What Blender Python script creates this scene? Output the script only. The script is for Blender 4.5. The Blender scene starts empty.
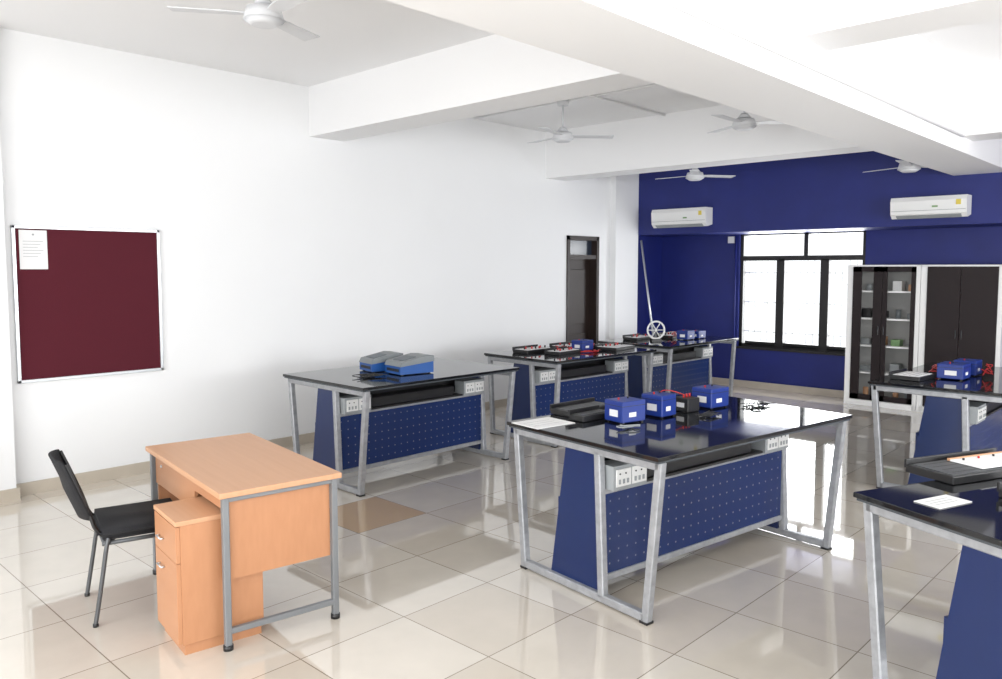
import bpy, bmesh, math, random
from mathutils import Vector, Matrix
random.seed(4)
S=bpy.context.scene
S.view_settings.view_transform='Standard'
S.view_settings.look='None'

# ---------------- helpers ----------------
def mat(name,col,rough=0.5,metal=0.0,noise=0.0,nscale=8.0,bump=0.0,coat=0.0,spec=0.5,trans=0.0,alpha=1.0):
    m=bpy.data.materials.new(name); m.use_nodes=True
    nt=m.node_tree; b=nt.nodes["Principled BSDF"]
    b.inputs["Base Color"].default_value=(*col,1); b.inputs["Roughness"].default_value=rough
    b.inputs["Metallic"].default_value=metal; b.inputs["Coat Weight"].default_value=coat
    b.inputs["Specular IOR Level"].default_value=spec
    b.inputs["Transmission Weight"].default_value=trans; b.inputs["Alpha"].default_value=alpha
    tc=nt.nodes.new("ShaderNodeTexCoord"); n=nt.nodes.new("ShaderNodeTexNoise")
    n.inputs["Scale"].default_value=nscale; n.inputs["Detail"].default_value=4
    nt.links.new(tc.outputs["Object"],n.inputs["Vector"])
    mx=nt.nodes.new("ShaderNodeMix"); mx.data_type='RGBA'
    mx.inputs[6].default_value=(*[c*(1-noise) for c in col],1)
    mx.inputs[7].default_value=(*[min(1,c*(1+noise)) for c in col],1)
    nt.links.new(n.outputs["Fac"],mx.inputs[0]); nt.links.new(mx.outputs[2],b.inputs["Base Color"])
    if bump:
        bp=nt.nodes.new("ShaderNodeBump"); bp.inputs["Strength"].default_value=bump; bp.inputs["Distance"].default_value=0.01
        nt.links.new(n.outputs["Fac"],bp.inputs["Height"]); nt.links.new(bp.outputs[0],b.inputs["Normal"])
    return m
def wood(name,c1,c2):
    m=bpy.data.materials.new(name); m.use_nodes=True; nt=m.node_tree; b=nt.nodes["Principled BSDF"]
    b.inputs["Roughness"].default_value=0.42
    tc=nt.nodes.new("ShaderNodeTexCoord"); mp=nt.nodes.new("ShaderNodeMapping"); mp.inputs["Scale"].default_value=(22,.9,5)
    n=nt.nodes.new("ShaderNodeTexNoise"); n.inputs["Scale"].default_value=1.6; n.inputs["Detail"].default_value=3
    r=nt.nodes.new("ShaderNodeValToRGB"); r.color_ramp.elements[0].position=.25; r.color_ramp.elements[1].position=.75
    r.color_ramp.elements[0].color=(*c1,1); r.color_ramp.elements[1].color=(*c2,1)
    L=nt.links.new; L(tc.outputs["Object"],mp.inputs[0]); L(mp.outputs[0],n.inputs["Vector"]); L(n.outputs["Fac"],r.inputs[0]); L(r.outputs[0],b.inputs["Base Color"])
    return m
def empty(name,loc=(0,0,0),rz=0):
    o=bpy.data.objects.new(name,None); o.location=loc; o.rotation_euler=(0,0,math.radians(rz)); S.collection.objects.link(o); return o
def meshobj(name,bm,m,parent=None,smooth=False):
    bmesh.ops.recalc_face_normals(bm,faces=bm.faces)
    me=bpy.data.meshes.new(name); bm.to_mesh(me); bm.free()
    o=bpy.data.objects.new(name,me); S.collection.objects.link(o)
    for x in (m if isinstance(m,(list,tuple)) else [m]): me.materials.append(x)
    if smooth:
        for p in me.polygons: p.use_smooth=True
    if parent: o.parent=parent
    return o
def box(name,lo,hi,m,parent=None,bev=0.0,rot=None):
    c=[(a+b)/2 for a,b in zip(lo,hi)]; s=[abs(b-a) for a,b in zip(lo,hi)]
    bm=bmesh.new(); bmesh.ops.create_cube(bm,size=1); bmesh.ops.scale(bm,vec=s,verts=bm.verts)
    if bev: bmesh.ops.bevel(bm,geom=bm.edges[:],offset=bev,segments=2,affect='EDGES',profile=.5)
    o=meshobj(name,bm,m,parent); o.location=c
    if rot: o.rotation_euler=rot
    return o
def bar(name,p1,p2,w,m,parent=None,round_=False,w2=None):
    p1=Vector(p1);p2=Vector(p2); d=p2-p1; L=d.length; bm=bmesh.new()
    if round_:
        bmesh.ops.create_cone(bm,cap_ends=True,segments=14,radius1=w/2,radius2=(w2 or w)/2,depth=L)
    else:
        bmesh.ops.create_cube(bm,size=1); bmesh.ops.scale(bm,vec=(w,w2 or w,L),verts=bm.verts)
        bmesh.ops.bevel(bm,geom=bm.edges[:],offset=w*.12,segments=1,affect='EDGES')
    o=meshobj(name,bm,m,parent,round_)
    if round_:
        for p in o.data.polygons: p.use_smooth=len(p.vertices)==4
    o.location=(p1+p2)/2
    z=d.normalized(); ref=Vector((1,0,0)) if abs(z.x)<.9 else Vector((0,1,0))
    y=z.cross(ref).normalized(); x=y.cross(z)
    o.rotation_euler=Matrix((x,y,z)).transposed().to_euler()
    return o
def cyl(name,c,r,h,m,parent=None,r2=None,seg=24,rot=None):
    bm=bmesh.new(); bmesh.ops.create_cone(bm,cap_ends=True,segments=seg,radius1=r,radius2=r if r2 is None else r2,depth=h)
    o=meshobj(name,bm,m,parent); o.location=c
    for p in o.data.polygons: p.use_smooth=len(p.vertices)==4
    if rot:o.rotation_euler=rot
    return o
def prism(name,poly,axis,a,b,m,parent=None):
    bm=bmesh.new(); vs=[]
    for t in (a,b):
        row=[]
        for (p,q) in poly:
            co={'x':(t,p,q),'y':(p,t,q),'z':(p,q,t)}[axis]; row.append(bm.verts.new(co))
        vs.append(row)
    n=len(poly); bm.faces.new(vs[0]); bm.faces.new(vs[1][::-1])
    for i in range(n): bm.faces.new((vs[0][i],vs[0][(i+1)%n],vs[1][(i+1)%n],vs[1][i]))
    return meshobj(name,bm,m,parent)
def wire(name,pts,r,m,parent=None):
    c=bpy.data.curves.new(name,'CURVE'); c.dimensions='3D'; c.bevel_depth=r; c.bevel_resolution=2
    s=c.splines.new('NURBS'); s.points.add(len(pts)-1)
    for i,p in enumerate(pts): s.points[i].co=(*p,1)
    s.use_endpoint_u=True; s.order_u=3
    c.materials.append(m); o=bpy.data.objects.new(name,c); S.collection.objects.link(o)
    if parent:o.parent=parent
    return o

# ---------------- materials ----------------
WHITE=mat("white_wall_paint",(.85,.855,.86),.65,noise=.02,nscale=1.2)
CEILM=mat("white_ceiling_paint",(.88,.88,.885),.7,noise=.015,nscale=1.0)
BLUEW=mat("royal_blue_wall_paint",(.008,.016,.155),.5,noise=.2,nscale=3)
SKIRT=mat("cream_skirting_tile",(.52,.46,.38),.3,noise=.12,nscale=5)
STEEL=mat("grey_powder_coated_steel",(.36,.37,.39),.38,metal=.3,noise=.35,nscale=25,bump=.15)
STEELD=mat("grey_enamel_steel",(.20,.21,.22),.4,metal=.2,noise=.08)
DGREY=mat("dark_grey_metal",(.10,.105,.11),.4,metal=.4)
BLACKG=mat("black_glass_top",(.010,.011,.013),.05,noise=.2,spec=.5)
EDGE=mat("glass_edge_grey",(.07,.08,.09),.25)
BLACK=mat("black_plastic",(.012,.012,.013),.4)
FAB=mat("black_fabric",(.012,.012,.014),.9,noise=.3,nscale=120,bump=.3)
SOCK=mat("white_switch_plastic",(.75,.75,.74),.35)
BBLUE=mat("blue_instrument_plastic",(.009,.032,.22),.4,noise=.08)
BBLUE2=mat("mid_blue_instrument_plastic",(.015,.09,.33),.4,noise=.08)
PANEL=mat("blue_side_sheet",(.005,.019,.092),.33,noise=.08)
ACW=mat("ac_white_plastic",(.84,.84,.83),.35)
RED=mat("red_plastic",(.50,.02,.02),.4)
LGREY=mat("light_grey_plastic",(.30,.32,.33),.45)
MGREY=mat("mid_grey_cover",(.20,.22,.23),.45)
PAPER=mat("white_paper",(.78,.78,.78),.8)
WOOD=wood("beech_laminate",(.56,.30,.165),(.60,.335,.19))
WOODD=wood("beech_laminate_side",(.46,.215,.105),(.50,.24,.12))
MAROON=mat("maroon_felt",(.080,.005,.014),.95,noise=.15,nscale=200,bump=.2)
ALU=mat("aluminium_trim",(.62,.64,.66),.3,metal=.7)
FRAMEB=mat("black_window_aluminium",(.012,.011,.011),.4)
BROWN=mat("dark_brown_door_wood",(.022,.012,.009),.5,noise=.3,nscale=6)
DARKB=mat("dark_cabinet_laminate",(.015,.009,.010),.5,spec=.3)
CABW=mat("cabinet_white_laminate",(.88,.88,.87),.45)
CABI=mat("cabinet_interior_grey",(.42,.42,.41),.6)
GRILL=mat("white_painted_grille",(.6,.62,.62),.5)
FANW=mat("fan_white_enamel",(.68,.69,.71),.45)
YEL=mat("yellow_label",(.75,.6,.1),.6)
GREENB=mat("green_bottle_plastic",(.2,.35,.15),.4)
KEYS=mat("grey_keys",(.12,.14,.16),.5)

def perf():
    m=bpy.data.materials.new("blue_perforated_sheet"); m.use_nodes=True; nt=m.node_tree; L=nt.links.new
    b=nt.nodes["Principled BSDF"]; b.inputs["Roughness"].default_value=.25
    tc=nt.nodes.new("ShaderNodeTexCoord"); sc=nt.nodes.new("ShaderNodeVectorMath"); sc.operation='MULTIPLY'; sc.inputs[1].default_value=(1/.07,0,1/.07)
    fr=nt.nodes.new("ShaderNodeVectorMath"); fr.operation='FRACTION'
    sb=nt.nodes.new("ShaderNodeVectorMath"); sb.operation='SUBTRACT'; sb.inputs[1].default_value=(.5,0,.5)
    ln=nt.nodes.new("ShaderNodeVectorMath"); ln.operation='LENGTH'
    lt=nt.nodes.new("ShaderNodeMath"); lt.operation='LESS_THAN'; lt.inputs[1].default_value=.08
    mx=nt.nodes.new("ShaderNodeMix"); mx.data_type='RGBA'; mx.inputs[6].default_value=(.006,.024,.115,1); mx.inputs[7].default_value=(.17,.20,.29,1)
    L(tc.outputs["Object"],sc.inputs[0]);L(sc.outputs[0],fr.inputs[0]);L(fr.outputs[0],sb.inputs[0]);L(sb.outputs[0],ln.inputs[0]);L(ln.outputs["Value"],lt.inputs[0]);L(lt.outputs[0],mx.inputs[0]);L(mx.outputs[2],b.inputs["Base Color"])
    return m
PERF=perf()

def floormat():
    m=bpy.data.materials.new("cream_vitrified_tiles"); m.use_nodes=True; nt=m.node_tree; L=nt.links.new
    b=nt.nodes["Principled BSDF"]; b.inputs["Roughness"].default_value=.04; b.inputs["Specular IOR Level"].default_value=1.0
    b.inputs["Coat Weight"].default_value=.6; b.inputs["Coat Roughness"].default_value=.03
    T=.62
    tc=nt.nodes.new("ShaderNodeTexCoord")
    ad=nt.nodes.new("ShaderNodeVectorMath"); ad.operation='ADD'; ad.inputs[1].default_value=(10*T-3.18,10*T-4.37,0)
    sc=nt.nodes.new("ShaderNodeVectorMath"); sc.operation='MULTIPLY'; sc.inputs[1].default_value=(1/T,1/T,0)
    fr=nt.nodes.new("ShaderNodeVectorMath"); fr.operation='FRACTION'; fl=nt.nodes.new("ShaderNodeVectorMath"); fl.operation='FLOOR'
    sb=nt.nodes.new("ShaderNodeVectorMath"); sb.operation='SUBTRACT'; sb.inputs[1].default_value=(.5,.5,0)
    ab=nt.nodes.new("ShaderNodeVectorMath"); ab.operation='ABSOLUTE'
    sp=nt.nodes.new("ShaderNodeSeparateXYZ"); mxm=nt.nodes.new("ShaderNodeMath"); mxm.operation='MAXIMUM'
    gt=nt.nodes.new("ShaderNodeMath"); gt.operation='GREATER_THAN'; gt.inputs[1].default_value=.4955
    wn=nt.nodes.new("ShaderNodeTexWhiteNoise"); wn.noise_dimensions='2D'
    ramp=nt.nodes.new("ShaderNodeValToRGB"); ramp.color_ramp.elements[0].color=(.65,.585,.50,1); ramp.color_ramp.elements[1].color=(.74,.69,.61,1)
    ns=nt.nodes.new("ShaderNodeTexNoise"); ns.inputs["Scale"].default_value=5; ns.inputs["Detail"].default_value=6
    mn=nt.nodes.new("ShaderNodeMix"); mn.data_type='RGBA'; mn.blend_type='MULTIPLY'; mn.inputs[0].default_value=.15
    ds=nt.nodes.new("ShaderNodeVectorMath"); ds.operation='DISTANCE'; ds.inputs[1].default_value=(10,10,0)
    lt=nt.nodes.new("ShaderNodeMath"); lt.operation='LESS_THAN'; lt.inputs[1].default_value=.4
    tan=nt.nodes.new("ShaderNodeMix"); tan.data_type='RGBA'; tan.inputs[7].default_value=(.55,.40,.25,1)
    gm=nt.nodes.new("ShaderNodeMix"); gm.data_type='RGBA'; gm.inputs[7].default_value=(.27,.23,.18,1)
    L(tc.outputs["Object"],ad.inputs[0]);L(ad.outputs[0],sc.inputs[0]);L(sc.outputs[0],fr.inputs[0]);L(sc.outputs[0],fl.inputs[0])
    L(fr.outputs[0],sb.inputs[0]);L(sb.outputs[0],ab.inputs[0]);L(ab.outputs[0],sp.inputs[0]);L(sp.outputs[0],mxm.inputs[0]);L(sp.outputs[1],mxm.inputs[1]);L(mxm.outputs[0],gt.inputs[0])
    L(fl.outputs[0],wn.inputs["Vector"]);L(wn.outputs["Value"],ramp.inputs[0])
    L(tc.outputs["Object"],ns.inputs["Vector"]);L(ramp.outputs[0],mn.inputs[6]);L(ns.outputs["Fac"],mn.inputs[7])
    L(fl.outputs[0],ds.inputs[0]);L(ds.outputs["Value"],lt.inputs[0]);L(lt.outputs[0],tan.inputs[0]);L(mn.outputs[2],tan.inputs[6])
    L(gt.outputs[0],gm.inputs[0]);L(tan.outputs[2],gm.inputs[6]);L(gm.outputs[2],b.inputs["Base Color"])
    return m
FLOOR=floormat()

# ---------------- room ----------------
W=7.07; D=11.3; CE=3.66; X0=-2.5; Y0=-5.0; XB=10.45
bm=bmesh.new(); vs=[bm.verts.new(p) for p in ((X0,Y0,0),(D,Y0,0),(D,W,0),(X0,W,0))]; bm.faces.new(vs); meshobj("floor",bm,FLOOR)
box("ceiling",(X0-.2,Y0-.2,CE),(D+.2,W+.2,CE+.15),CEILM)
def multi(name,parts,m):
    e=empty(name)
    for i,(lo,hi) in enumerate(parts): box("segment_%d"%i,lo,hi,m if not isinstance(m,list) else m[i],e)
    return e
dx0,dx1,dz=8.80,9.55,2.28
multi("wall_left",[((X0,W,0),(dx0,W+.2,CE)),((dx0,W,dz),(dx1,W+.2,CE)),((dx1,W,0),(XB,W+.2,CE)),((XB,W,0),(D+.2,W+.2,CE))],[WHITE,WHITE,WHITE,BLUEW])
wy0,wy1,wz0,wz1=3.85,5.70,.62,2.36
multi("wall_back",[((D,Y0,0),(D+.2,wy0,CE)),((D,wy1,0),(D+.2,W,CE)),((D,wy0,0),(D+.2,wy1,wz0)),((D,wy0,wz1),(D+.2,wy1,CE))],BLUEW)
box("beam_blue",(XB,Y0,2.33),(D,W,CE),BLUEW)
multi("wall_right",[((X0,Y0-.2,0),(D,Y0,.9)),((X0,Y0-.2,2.6),(D,Y0,CE)),((X0,Y0-.2,.9),(-1.0,Y0,2.6)),((3.0,Y0-.2,.9),(4.0,Y0,2.6)),((8.0,Y0-.2,.9),(D,Y0,2.6))],WHITE)
multi("wall_rear",[((X0-.2,Y0,0),(X0,W,.9)),((X0-.2,Y0,2.6),(X0,W,CE)),((X0-.2,Y0,.9),(X0,-3.5,2.6)),((X0-.2,5.0,.9),(X0,W,2.6)),((X0-.2,.4,.9),(X0,1.1,2.6))],WHITE)
box("column_left",(X0,W-.12,0),(1.80,W,CE),WHITE)
box("column_corner",(9.85,W-.10,0),(XB,W,CE),WHITE)
box("beam_cross",(4.60,Y0,3.16),(5.02,W,CE),CEILM)
box("beam_cross.001",(8.33,Y0,3.04),(8.75,W,CE),CEILM)
box("beam_main",(X0,2.02,2.90),(XB,2.60,CE),CEILM)
for i,(a,b) in enumerate([(1.80,dx0-.0),(dx1+.0,9.85)]): box("baseboard_left" if i==0 else "baseboard_left_far",(a,W-.02,0),(b,W,.10),SKIRT)
box("baseboard_column",(X0,W-.14,0),(1.82,W-.12,.10),SKIRT)
box("baseboard_back",(D-.02,Y0,0),(D,W-.0,.10),SKIRT)
e=empty("ceiling_conduit")
bar("run",(5.02,5.2,CE-.015),(8.33,5.2,CE-.015),.025,CEILM,e,True)
bar("run2",(6.9,2.6,CE-.015),(6.9,7.0,CE-.015),.025,CEILM,e,True)
bar("run3",(-1.0,2.005,3.04),(8.33,2.005,3.04),.028,CEILM,e,True)
cyl("junction",(6.9,5.2,CE-.02),.05,.04,CEILM,e)

def back_window():
    e=empty("window_1"); t=.05
    xa,xb=D+.04,D+.12
    box("frame_bottom",(xa,wy0,wz0),(xb,wy1,wz0+t),FRAMEB,e); box("frame_top",(xa,wy0,wz1-t),(xb,wy1,wz1),FRAMEB,e)
    box("frame_l",(xa,wy1-t,wz0),(xb,wy1,wz1),FRAMEB,e); box("frame_r",(xa,wy0,wz0),(xb,wy0+t,wz1),FRAMEB,e)
    box("transom",(xa-.01,wy0,1.93),(xb,wy1,2.0),FRAMEB,e)
    box("upper_mullion",(xa,4.66,1.98),(xb,4.72,wz1),FRAMEB,e)
    for i,y in enumerate((5.06,4.41)): box("sash_stile_%d"%i,(xa-.01,y-.06,wz0),(xb,y+.06,1.95),FRAMEB,e)
    for i,(a,b) in enumerate(((wy1-.1,5.1),(5.02,4.45),(4.37,wy0+.05))):
        box("sash_bottom_%d"%i,(xa,b,wz0+.03),(xb,a,wz0+.09),FRAMEB,e)
    box("sill",(D-.04,wy0-.04,wz0-.03),(D+.12,wy1+.04,wz0),FRAMEB,e)
    for i in range(18):
        y=wy0+.06+i*.1; bar("grille_bar_%d"%i,(D+.17,y,wz0),(D+.17,y,1.95),.012,GRILL,e,True)
    for i,z in enumerate((.85,1.3,1.75)): bar("grille_rail_%d"%i,(D+.17,wy0,z),(D+.17,wy1,z),.014,GRILL,e,True)
    for i,y in enumerate((5.4,4.75,4.1)):
        for k in range(3):
            bar("grille_diamond_%d_%d"%(i,k),(D+.165,y-.12,1.05+k*.2),(D+.165,y+.12,1.25+k*.2),.010,GRILL,e,True)
back_window()

# door
e=empty("door_1")
box("frame_left",(dx0,W-.02,0),(dx0+.06,W+.2,dz),BROWN,e); box("frame_right",(dx1-.06,W-.02,0),(dx1,W+.2,dz),BROWN,e)
box("frame_top",(dx0,W-.02,dz-.06),(dx1,W+.2,dz),BROWN,e); box("frame_transom",(dx0,W-.01,dz-.33),(dx1,W+.1,dz-.27),BROWN,e)
box("transom_glass",(dx0+.06,W+.08,dz-.27),(dx1-.06,W+.1,dz-.06),mat("dim_blue_glass",(.03,.04,.06),.2),e)
box("leaf",(dx0+.06,W+.12,0.01),(dx1-.06,W+.16,dz-.33),BROWN,e)
for i,(a,b) in enumerate(((.15,.85),(1.0,1.8))): box("leaf_panel_%d"%i,(dx0+.16,W+.105,a),(dx1-.16,W+.12,b),BROWN,e,.004)
bar("handle",(dx0+.1,W+.08,1.0),(dx0+.1,W+.08,1.15),.02,ALU,e,True)

# notice board
e=empty("notice_board")
box("felt",(1.88,W-.02,.91),(3.02,W-.002,2.15),MAROON,e)
for n,lo,hi in (("t",(1.87,W-.03,2.13),(3.025,W-.002,2.155)),("b",(1.87,W-.03,.905),(3.025,W-.002,.93)),("l",(1.87,W-.03,.905),(1.895,W-.002,2.155)),("r",(3.0,W-.03,.905),(3.025,W-.002,2.155))):
    box("trim_"+n,lo,hi,ALU,e,.003)
e2=empty("notice_paper"); box("sheet",(1.92,W-.024,1.81),(2.12,W-.021,2.12),PAPER,e2)
for i in range(6): box("text_%d"%i,(1.945,W-.0255,2.03-i*.024),(2.09-.02*(i%3),W-.0242,2.033-i*.024),LGREY,e2)
cyl("logo",(2.02,W-.0245,2.085),.008,.001,LGREY,e2,rot=(math.pi/2,0,0))

def ac(y0,y1,z0,z1):
    e=empty("wall_air_conditioner"); x=XB
    prism("body",[(x-.002,z0+.03),(x-.14,z0),(x-.20,z0+.05),(x-.215,z1-.05),(x-.19,z1),(x-.002,z1)],'y',y0,y1,ACW,e)
    box("louvre",(x-.19,y0+.06,z0+.012),(x-.13,y1-.06,z0+.03),LGREY,e,rot=(0,math.radians(35),0))
    box("seam",(x-.217,y0+.01,z0+.085),(x-.20,y1-.01,z0+.089),LGREY,e)
    box("label",(x-.2165,y0+.06,z1-.11),(x-.2085,y0+.11,z1-.05),YEL,e)
    box("led",(x-.2165,y0+.30,z0+.12),(x-.2085,y0+.36,z0+.14),GREENB,e)
ac(5.70,6.60,2.42,2.69)
ac(2.40,3.22,2.41,2.66)
e=empty("wall_switch_box"); box("b",(D-.03,5.78,2.20),(D,5.88,2.30),SOCK,e)
bar("pipe",(D-.02,5.75,0.1),(D-.02,5.75,2.33),.025,BLUEW,e,True)
e=empty("leaning_poles")
bar("pole_1",(10.50,6.95,2.25),(10.66,6.68,0.01),.035,ALU,e,True); bar("pole_2",(10.56,6.98,2.2),(10.84,6.80,0.01),.03,ALU,e,True)

def fan(x,y,z,a,r=.56):
    e=empty("ceiling_fan",(x,y,z),a)
    bar("rod",(0,0,.05),(0,0,CE-z),.022,FANW,e,True)
    cyl("canopy",(0,0,CE-z-.03),.06,.06,FANW,e,r2=.075); cyl("lower_canopy",(0,0,.09),.07,.05,FANW,e,r2=.03)
    cyl("motor",(0,0,.02),.12,.07,FANW,e,r2=.10); cyl("motor_bottom",(0,0,-.03),.07,.03,FANW,e,r2=.12)
    for i in range(3):
        t=math.radians(120*i); c,s=math.cos(t),math.sin(t)
        bm=bmesh.new(); pts=[(.09,-.03),(.2,-.05),(r,-.07),(r+.01,.05),(.2,.05),(.09,.03)]
        lo=[bm.verts.new((px*c-py*s,px*s+py*c,.015-py*.12)) for px,py in pts]; hi=[bm.verts.new((px*c-py*s,px*s+py*c,.022-py*.12)) for px,py in pts]
        bm.faces.new(lo[::-1]); bm.faces.new(hi)
        for k in range(6): bm.faces.new((lo[k],lo[(k+1)%6],hi[(k+1)%6],hi[k]))
        meshobj("blade_%d"%i,bm,FANW,e)
fan(2.52,4.33,3.30,146,.52); fan(6.88,5.59,3.25,-40); fan(7.37,3.70,3.22,-58); fan(9.27,5.32,3.0,-30); fan(9.68,2.86,2.94,-50)

# ---------------- lab bench ----------------
H=.89; K=.969
def bench(cx,cy,rz,L=1.88,Wd=1.22,fy=.46):
    cx*=K; cy*=K; L*=K; Wd*=K
    e=empty("lab_bench",(cx,cy,0),rz); hx=L/2; hy=Wd/2
    box("glass_top",(-hx,-hy,H-.022),(hx,hy,H),BLACKG,e,.003)
    box("edge_rail",(-hx+.01,-hy+.01,H-.034),(hx-.01,hy-.01,H-.0222),EDGE,e)
    t=.045; zt=H-.034
    for k,sx in enumerate((-1,1)):
        x=sx*(hx-.06)
        bar("leg_front_%d"%k,(x,-hy+.035,zt),(x,-fy,0.0),t,STEEL,e)
        bar("leg_rear_%d"%k,(x,hy-.035,zt),(x,fy,0.0),t,STEEL,e)
        bar("foot_bar_%d"%k,(x,-fy,.03),(x,fy,.03),t,STEEL,e)
        bar("top_bar_%d"%k,(x,-hy+.03,zt-.022),(x,hy-.03,zt-.022),t,STEEL,e)
        bar("post_%d"%k,(x,-.17,.03),(x,-.13,zt-.02),t,STEEL,e)
        xi=x-sx*.02
        prism("pedestal_side_%d"%k,[(-.14,.05),(.26,.05),(.14,zt-.03),(-.12,zt-.03)],'x',xi-.012,xi+.012,PANEL,e)
        for q,yy in enumerate((-fy,fy)): box("foot_pad_%d_%d"%(k,q),(x-.026,yy-.026,0),(x+.026,yy+.026,.012),BLACK,e)
        xs=x-sx*.03; xe=x-sx*.30
        a,b=sorted((xs,xe))
        box("socket_box_%d"%k,(a,-.21,.62),(b,-.08,.755),LGREY,e,.003)
        for j in range(2):
            box("socket_plate_%d_%d"%(k,j),(a+.02+j*.125,-.216,.64),(a+.02+j*.125+.115,-.209,.735),SOCK,e,.002)
            for q in range(3): box("switch_%d_%d_%d"%(k,j,q),(a+.035+j*.125+q*.032,-.2195,.655),(a+.05+j*.125+q*.032,-.2155,.68),LGREY,e)
            for q in range(2): cyl("hole_%d_%d_%d"%(k,j,q),(a+.045+j*.125+q*.045,-.217,.71),.005,.004,BLACK,e,rot=(math.pi/2,0,0),seg=10)
    box("perforated_panel",(-hx+.08,-.155,.145),(hx-.08,-.14,.605),PERF,e)
    box("rear_panel",(-hx+.08,.20,.135),(hx-.08,.215,.5),PANEL,e)
    bar("lower_rail",(-hx+.06,-.15,.13),(hx-.06,-.15,.13),.035,STEEL,e)
    bar("upper_rail",(-hx+.06,-.15,.61),(hx-.06,-.15,.61),.028,STEEL,e)
    bar("under_top_rail",(-hx+.06,-.16,zt-.02),(hx-.06,-.16,zt-.02),.035,STEEL,e)
    box("shelf",(-hx+.36,-.19,.62),(hx-.36,.15,.635),BLACK,e)
    box("shelf_back",(-hx+.08,.0,.62),(hx-.08,.02,.82),BLACK,e)
    box("shelf_box",(-hx+.40,-.17,.635),(hx-.45,-.02,.72),BLACK,e,.006)
    return e
bench(4.44,2.60,-8.3,1.92,1.23,.48)
bench(4.72,5.72,-.6,1.85)
bench(7.16,5.66,-3,1.74,1.12)
bench(9.27,5.66,-1,1.72,1.12)
bench(7.93,1.74,0,1.88,1.18)
bench(4.09,.25,-24,1.92,1.22)

# ---------------- bench instruments ----------------
def psu(x,y,rz,w=.19,d=.16,h=.135,z=None):
    z=H if z is None else z
    e=empty("blue_power_supply_box",(x*K,y*K,z+.001),rz)
    box("case",(-w/2,-d/2,.008),(w/2,d/2,h),BBLUE,e,.006)
    box("lid_line",(-w/2-.001,-d/2-.001,h-.03),(w/2+.001,d/2+.001,h-.027),BLACK,e)
    box("label",(-w/2-.002,-d*.25,h*.3),(-w/2+.001,d*.2,h*.6),PAPER,e)
    box("label_front",(-w*.22,-d/2-.002,h*.3),(w*.08,-d/2+.001,h*.5),PAPER,e)
    for i in range(4): box("foot_%d"%i,((-1,1)[i%2]*w*.4-.008,(-1,1)[i//2]*d*.4-.008,0),((-1,1)[i%2]*w*.4+.008,(-1,1)[i//2]*d*.4+.008,.01),BLACK,e)
    cyl("terminal_red",(-w*.2,d*.1,h+.005),.006,.012,RED,e,seg=12); cyl("terminal_black",(w*.2,d*.1,h+.005),.006,.012,BLACK,e,seg=12)
def board(x,y,rz,w=.42,d=.28,knobs=True,white=True):
    e=empty("trainer_board",(x*K,y*K,H+.001),rz)
    box("tray",(-w/2,-d/2,0),(w/2,d/2,.035),BLACK,e,.004)
    box("face",(-w/2+.02,-d/2+.02,.034),(w/2-.02,d/2-.02,.039),PAPER if white else DGREY,e)
    box("lid",(-w/2,d/2-.005,.02),(w/2,d/2+.008,.06),BLACK,e,.003)
    for i in range(4): box("trace_%d"%i,(-w*.4,-d*.3+i*d*.2,.0385),(w*.35,-d*.3+i*d*.2+.004,.0397),BLACK,e)
    if knobs:
        for i in range(7):
            cyl("knob_%d"%i,(-w*.4+i*w*.13,(-.25+.5*random.random())*d,.052),.009,.026,RED if i%3 else BLACK,e,seg=12)
def cable(x,y,n,m,r=.12,name="cable_tangle",lift=.0):
    e=empty(name,(x*K,y*K,H))
    for k in range(n):
        pts=[(random.uniform(-r,r),random.uniform(-r*.6,r*.6),.006+(.018+lift)*random.random()) for _ in range(9)]
        wire("cord_%d"%k,pts,.0032,m,e)
def paper(x,y,rz,w=.3,d=.21,name="paper_sheet"):
    e=empty(name,(x*K,y*K,H+.001),rz); box("sheet",(-w/2,-d/2,0),(w/2,d/2,.003),PAPER,e)
    for i in range(3): box("print_%d"%i,(-w*.38,d*(.2-.2*i),.0028),(w*.3,d*(.2-.2*i)+.004,.0032),LGREY,e)
# centre bench
psu(4.09,2.81,-12); psu(4.40,2.76,-4,.15,.16,.14); psu(4.93,2.68,-8,.19,.16,.135)
e=empty("black_meter_unit",(4.68*K,2.72*K,H+.001),-8); box("case",(-.06,-.06,0),(.06,.06,.09),BLACK,e,.006); box("label",(-.062,-.03,.03),(-.059,.03,.06),PAPER,e)
for i in range(3): cyl("post_%d"%i,(-.03+.03*i,0,.10),.006,.025,RED,e,seg=10)
board(4.17,3.20,-5,.42,.18,False,False); board(4.02,3.02,-5,.28,.12,False,False)
paper(3.69,3.14,-8,.30,.24)
cable(5.15,2.45,4,BLACK,.16); cable(4.6,2.5,3,BLACK,.10); cable(3.93,2.66,2,LGREY,.10)
wire("test_lead",[(4.45*K,2.78*K,1.03),(4.55*K,2.82*K,1.05),(4.66*K,2.74*K,1.0)],.003,RED)
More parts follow.
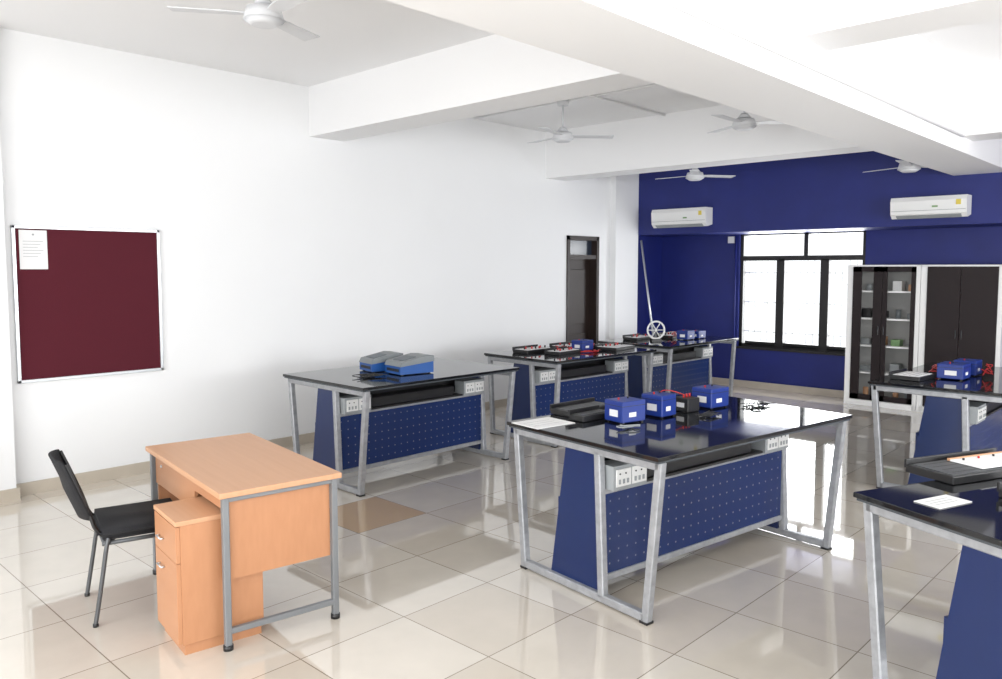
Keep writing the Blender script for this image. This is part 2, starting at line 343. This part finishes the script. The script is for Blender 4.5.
# left bench instruments
def scope(x,y,rz,s=1):
    e=empty("bench_instrument",(x*K,y*K,H+.001),rz); e.scale=(s,s,1)
    prism("base",[(-.17,.008),(.17,.008),(.17,.105),(-.17,.075)],'y',-.13,.13,BBLUE2,e)
    prism("top_cover",[(-.175,.076),(.175,.106),(.175,.155),(.10,.16),(-.155,.115)],'y',-.135,.135,MGREY,e)
    box("keypad",(-.12,-.08,.120),(.02,.08,.139),KEYS,e,rot=(0,-math.radians(10),0))
    box("front_strip",(-.173,-.10,.03),(-.169,.10,.055),BLACK,e)
    for i in range(4): box("foot_%d"%i,((-1,1)[i%2]*.14-.01,(-1,1)[i//2]*.1-.01,0),((-1,1)[i%2]*.14+.01,(-1,1)[i//2]*.1+.01,.01),BLACK,e)
scope(4.58,5.90,-10,.92); scope(4.64,5.56,-8,1.0)
cable(4.2,5.6,4,BLACK,.16)
# middle bench
board(6.8,5.95,0,.42,.22); board(7.45,5.90,0,.5,.24); board(7.70,5.44,5,.42,.28); board(6.9,5.58,3,.4,.20,True,True)
psu(7.30,5.62,0,.2,.16,.12)
cable(7.2,5.4,3,RED,.14); cable(7.5,5.66,3,RED,.10,lift=.05); cable(7.1,5.75,3,RED,.12,lift=.06)
# back bench
def wheel(x,y):
    e=empty("wheel_instrument",(x*K,y*K,H),-40)
    bpy.ops.mesh.primitive_torus_add(major_radius=.11,minor_radius=.012,major_segments=36,minor_segments=10)
    o=bpy.context.object; o.name="rim"; o.data.materials.append(ACW); o.parent=e; o.location=(0,0,.14); o.rotation_euler=(math.pi/2,0,0)
    for i in range(3):
        t=math.pi*i/3; bar("spoke_%d"%i,(-.11*math.cos(t),0,.14-.11*math.sin(t)),(.11*math.cos(t),0,.14+.11*math.sin(t)),.012,ACW,e,True)
    box("stand",(-.06,-.05,0),(.06,.05,.03),BLACK,e); bar("post",(0,.02,.02),(0,.02,.14),.02,DGREY,e)
wheel(8.93,5.66)
board(8.98,5.96,0,.4,.22,True,True); board(9.6,5.80,0,.45,.24); psu(9.38,5.48,0,.18,.16,.12); psu(9.66,5.46,0,.18,.14,.10); cable(9.45,5.65,3,RED,.12,lift=.08)
# right-rear bench
board(7.42,2.10,-5,.34,.24,False,True); psu(7.66,1.84,0,.24,.2,.13); psu(8.03,1.82,0,.2,.18,.13); psu(7.95,1.40,0,.24,.2,.13)
cable(7.75,2.02,2,RED,.10,lift=.1); cable(7.9,1.63,2,RED,.08,lift=.1)
# right-near bench
board(4.20,.90,-24,.60,.24,False,False); paper(3.56,.875,-20,.20,.11); board(3.98,.50,-24,.5,.26,False,True)
e=empty("white_circuit_card",(4.26*K,.86*K,H+.042),-24); box("card",(-.15,-.08,0),(.24,.08,.008),PAPER,e,.002); box("edge_strip",(-.15,.08,0),(.24,.095,.012),WOOD,e,.002)
for i in range(3): cyl("terminal_%d"%i,(-.1+.1*i,.05,.012),.005,.010,BLACK if i!=1 else RED,e,seg=10)
cable(4.45,.62,3,BLACK,.12)

# ---------------- desk ----------------
HD=.77
e=empty("teacher_desk",(2.115,4.02,0),-8)
box("top",(-.315,-.635,HD-.028),(.315,.635,HD),WOOD,e,.004)
zt=HD-.028
for k,sy in enumerate((-1,1)):
    y=sy*.605
    for j,x in enumerate((-.28,.28)):
        bar("leg_%d%d"%(k,j),(x,y,.0),(x,y,zt),.032,STEELD,e); cyl("foot_%d%d"%(k,j),(x,y,.012),.024,.024,BLACK,e,seg=14)
    bar("low_bar_%d"%k,(-.28,y,.09),(.28,y,.09),.028,STEELD,e); bar("top_bar_%d"%k,(-.28,y,zt-.014),(.28,y,zt-.014),.022,STEELD,e)
    ya,yb=sorted((y-sy*.012,y-sy*.028))
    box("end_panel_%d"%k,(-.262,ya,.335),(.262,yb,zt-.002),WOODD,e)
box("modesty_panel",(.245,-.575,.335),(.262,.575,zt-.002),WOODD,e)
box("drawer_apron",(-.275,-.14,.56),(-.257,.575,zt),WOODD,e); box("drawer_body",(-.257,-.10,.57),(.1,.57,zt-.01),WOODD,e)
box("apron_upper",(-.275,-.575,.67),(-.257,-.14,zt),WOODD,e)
cyl("lock",(-.278,.45,.68),.009,.006,ALU,e,rot=(0,math.pi/2,0),seg=14)
e=empty("drawer_pedestal",(1.797,3.692,0),-8)
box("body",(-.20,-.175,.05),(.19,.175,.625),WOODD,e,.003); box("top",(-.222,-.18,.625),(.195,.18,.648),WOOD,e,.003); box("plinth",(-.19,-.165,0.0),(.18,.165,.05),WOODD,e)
for i,(a,b) in enumerate(((.06,.445),(.448,.62))):
    box("drawer_front_%d"%i,(-.220,-.172,a),(-.2005,.172,b),WOODD,e,.0015)
    zz=(.38,.52)[i]
    bar("handle_%d"%i,(-.236,.02,zz),(-.236,.09,zz),.009,ALU,e,True)
    for q in (.02,.09): bar("handle_stem_%d_%s"%(i,"a" if q<.05 else "b"),(-.220,q,zz),(-.236,q,zz),.008,ALU,e,True)

# ---------------- chair ----------------
def chair():
    e=empty("office_chair",(1.68,4.34,0),-14)
    r=.022
    bm=bmesh.new(); bmesh.ops.create_cube(bm,size=1); bmesh.ops.scale(bm,vec=(.44,.45,.055),verts=bm.verts)
    bmesh.ops.bevel(bm,geom=bm.edges[:],offset=.024,segments=4,affect='EDGES')
    o=meshobj("seat",bm,FAB,e,True); o.location=(.02,0,.465)
    box("seat_pan",(-.16,-.19,.425),(.21,.19,.44),BLACK,e,.004)
    for k,sy in enumerate((-1,1)):
        y=sy*.225
        wire("side_frame_%d"%k,[(-.225,y,0.012),(-.19,y,.22),(-.16,y*.95,.42),(-.15,y*.92,.44)],.011,DGREY,e)
        wire("front_leg_%d"%k,[(.21,y,0.012),(.19,y,.22),(.15,y*.95,.40),(.12,y*.92,.42)],.011,DGREY,e)
        bar("under_rail_%d"%k,(-.18,y*.9,.415),(.18,y*.9,.415),r,DGREY,e,True)
        wire("back_upright_%d"%k,[(-.12,sy*.17,.42),(-.20,sy*.18,.45),(-.235,sy*.185,.60),(-.33,sy*.175,.84)],.010,BLACK,e)
        cyl("glide_a%d"%k,(-.225,y,.008),.014,.016,BLACK,e,seg=12); cyl("glide_b%d"%k,(.21,y,.008),.014,.016,BLACK,e,seg=12)
    bar("cross_rail",(-.17,-.21,.42),(-.17,.21,.42),r,DGREY,e,True); bar("cross_rail_front",(.14,-.21,.41),(.14,.21,.41),r,DGREY,e,True)
    bm=bmesh.new(); N=12;M=8; g=[]
    for s in (0,1):
        G=[]
        for i in range(N+1):
            row=[]
            for j in range(M+1):
                u=-1+2*i/N; v=j/M
                hw=.21*(1-.12*(2*v-1)**2)
                z=.54+.31*v; x=-.215-.12*v-.045*(1-u*u)-s*.014
                zz=z+.012*(1-u*u)*(1 if v>.5 else -1)
                row.append(bm.verts.new((x,u*hw,zz)))
            G.append(row)
        g.append(G)
    for s in (0,1):
        for i in range(N):
            for j in range(M):
                f=[g[s][i][j],g[s][i+1][j],g[s][i+1][j+1],g[s][i][j+1]]
                bm.faces.new(f if s else f[::-1])
    for i in range(N):
        for j in (0,M): bm.faces.new((g[0][i][j],g[0][i+1][j],g[1][i+1][j],g[1][i][j]))
    for j in range(M):
        for i in (0,N): bm.faces.new((g[0][i][j],g[0][i][j+1],g[1][i][j+1],g[1][i][j]))
    meshobj("backrest",bm,FAB,e,True)
chair()

# ---------------- cabinets ----------------
def cabinet(y1,glass):
    y0=y1-.895; xf,xb=10.88,11.26; zt=1.86
    e=empty("storage_cabinet",(0,0,0)); t=.022; sw=.075
    box("side_l",(xf,y1-t,0),(xb,y1,zt),CABW,e); box("side_r",(xf,y0,0),(xb,y0+t,zt),CABW,e)
    box("stile_l",(xf-.02,y1-sw,0),(xf,y1,zt),CABW,e); box("stile_r",(xf-.02,y0,0),(xf,y0+.05,zt),CABW,e)
    box("top",(xf-.02,y0,zt-t),(xb,y1,zt),CABW,e); box("base",(xf-.02,y0,.0),(xb,y1,.07),CABW,e); box("back",(xb-.01,y0,0),(xb,y1,zt),CABI,e)
    for i,z in enumerate((.42,.78,1.14,1.5)): box("shelf_%d"%i,(xf+.03,y0+t,z),(xb-.01,y1-t,z+t),CABW,e)
    ym=(y0+y1)/2
    for k,(a,b) in enumerate(((y0+.05,ym-.003),(ym+.003,y1-sw))):
        if glass:
            fw=.055 if k==0 else .11
            box("door_stile_a%d"%k,(xf-.03,a,.08),(xf-.01,a+fw,zt-.022),DARKB,e); box("door_stile_b%d"%k,(xf-.03,b-fw,.08),(xf-.01,b,zt-.022),DARKB,e)
            box("door_rail_t%d"%k,(xf-.03,a,zt-.09),(xf-.01,b,zt-.022),DARKB,e); box("door_rail_b%d"%k,(xf-.03,a,.08),(xf-.01,b,.15),DARKB,e)
        else: box("door_%d"%k,(xf-.03,a,.08),(xf-.01,b,zt-.022),DARKB,e)
        hy=b-.03 if k==0 else a+.03
        bar("handle_%d"%k,(xf-.045,hy,.95),(xf-.045,hy,1.06),.010,DGREY,e,True)
    if glass:
        for i,z in enumerate((.07,.442,.802,1.162,1.522)):
            for j in range(4):
                h=random.uniform(.08,.2); yy=y0+.12+j*.19; m=random.choice([GREENB,LGREY,MGREY,SOCK,BLACK,WOOD])
                if random.random()<.5: cyl("bottle_%d_%d"%(i,j),(xf+.2,yy,z+h/2),.035,h,m,e,seg=14)
                else: box("carton_%d_%d"%(i,j),(xf+.12,yy-.05,z),(xf+.27,yy+.06,z+h*.7),m,e,.003)
cabinet(3.92,True); cabinet(3.02,False)

# ---------------- light ----------------
w=bpy.data.worlds.new("sky"); S.world=w; w.use_nodes=True
w.node_tree.nodes["Background"].inputs[0].default_value=(.96,.98,1,1); w.node_tree.nodes["Background"].inputs[1].default_value=1.3
def area(name,loc,rot,sx,sy,p,col=(1,1,1)):
    l=bpy.data.lights.new(name,'AREA'); l.shape='RECTANGLE'; l.size=sx; l.size_y=sy; l.energy=p; l.color=col
    o=bpy.data.objects.new(name,l); o.location=loc; o.rotation_euler=rot; S.collection.objects.link(o)
wc=(.97,.985,1)
area("window_daylight_a",(1,Y0+.05,1.75),(math.radians(86),0,0),4,1.7,120,wc)
area("window_daylight_b",(6,Y0+.05,1.75),(math.radians(82),0,0),4,1.7,330,wc)
area("window_daylight_c",(X0+.05,-1.55,1.75),(math.radians(86),0,math.radians(-90)),3.9,1.7,190,wc)
area("window_daylight_d",(X0+.05,3.05,1.75),(math.radians(80),0,math.radians(-90)),3.9,1.7,170,wc)
area("window_daylight_e",(D+.25,4.78,1.5),(math.radians(90),0,math.radians(90)),1.8,1.7,110,(.97,.99,1))

# ---------------- camera ----------------
f=790.0; yaw=math.radians(43.5); pitch=math.radians(4.2)
cam=bpy.data.cameras.new("camera"); co=bpy.data.objects.new("camera",cam); S.collection.objects.link(co)
Fh=Vector((math.cos(yaw),math.sin(yaw),0)); R=Vector((math.sin(yaw),-math.cos(yaw),0))
Fw=Fh*math.cos(pitch)-Vector((0,0,1))*math.sin(pitch); U=R.cross(Fw)
Mx=Matrix((R,U,-Fw)).transposed().to_4x4(); Mx.translation=(0,0,1.82); co.matrix_world=Mx
cam.sensor_width=36; cam.lens=f/1002*36; cam.shift_y=-13.5/1002; cam.clip_start=.05
S.camera=co
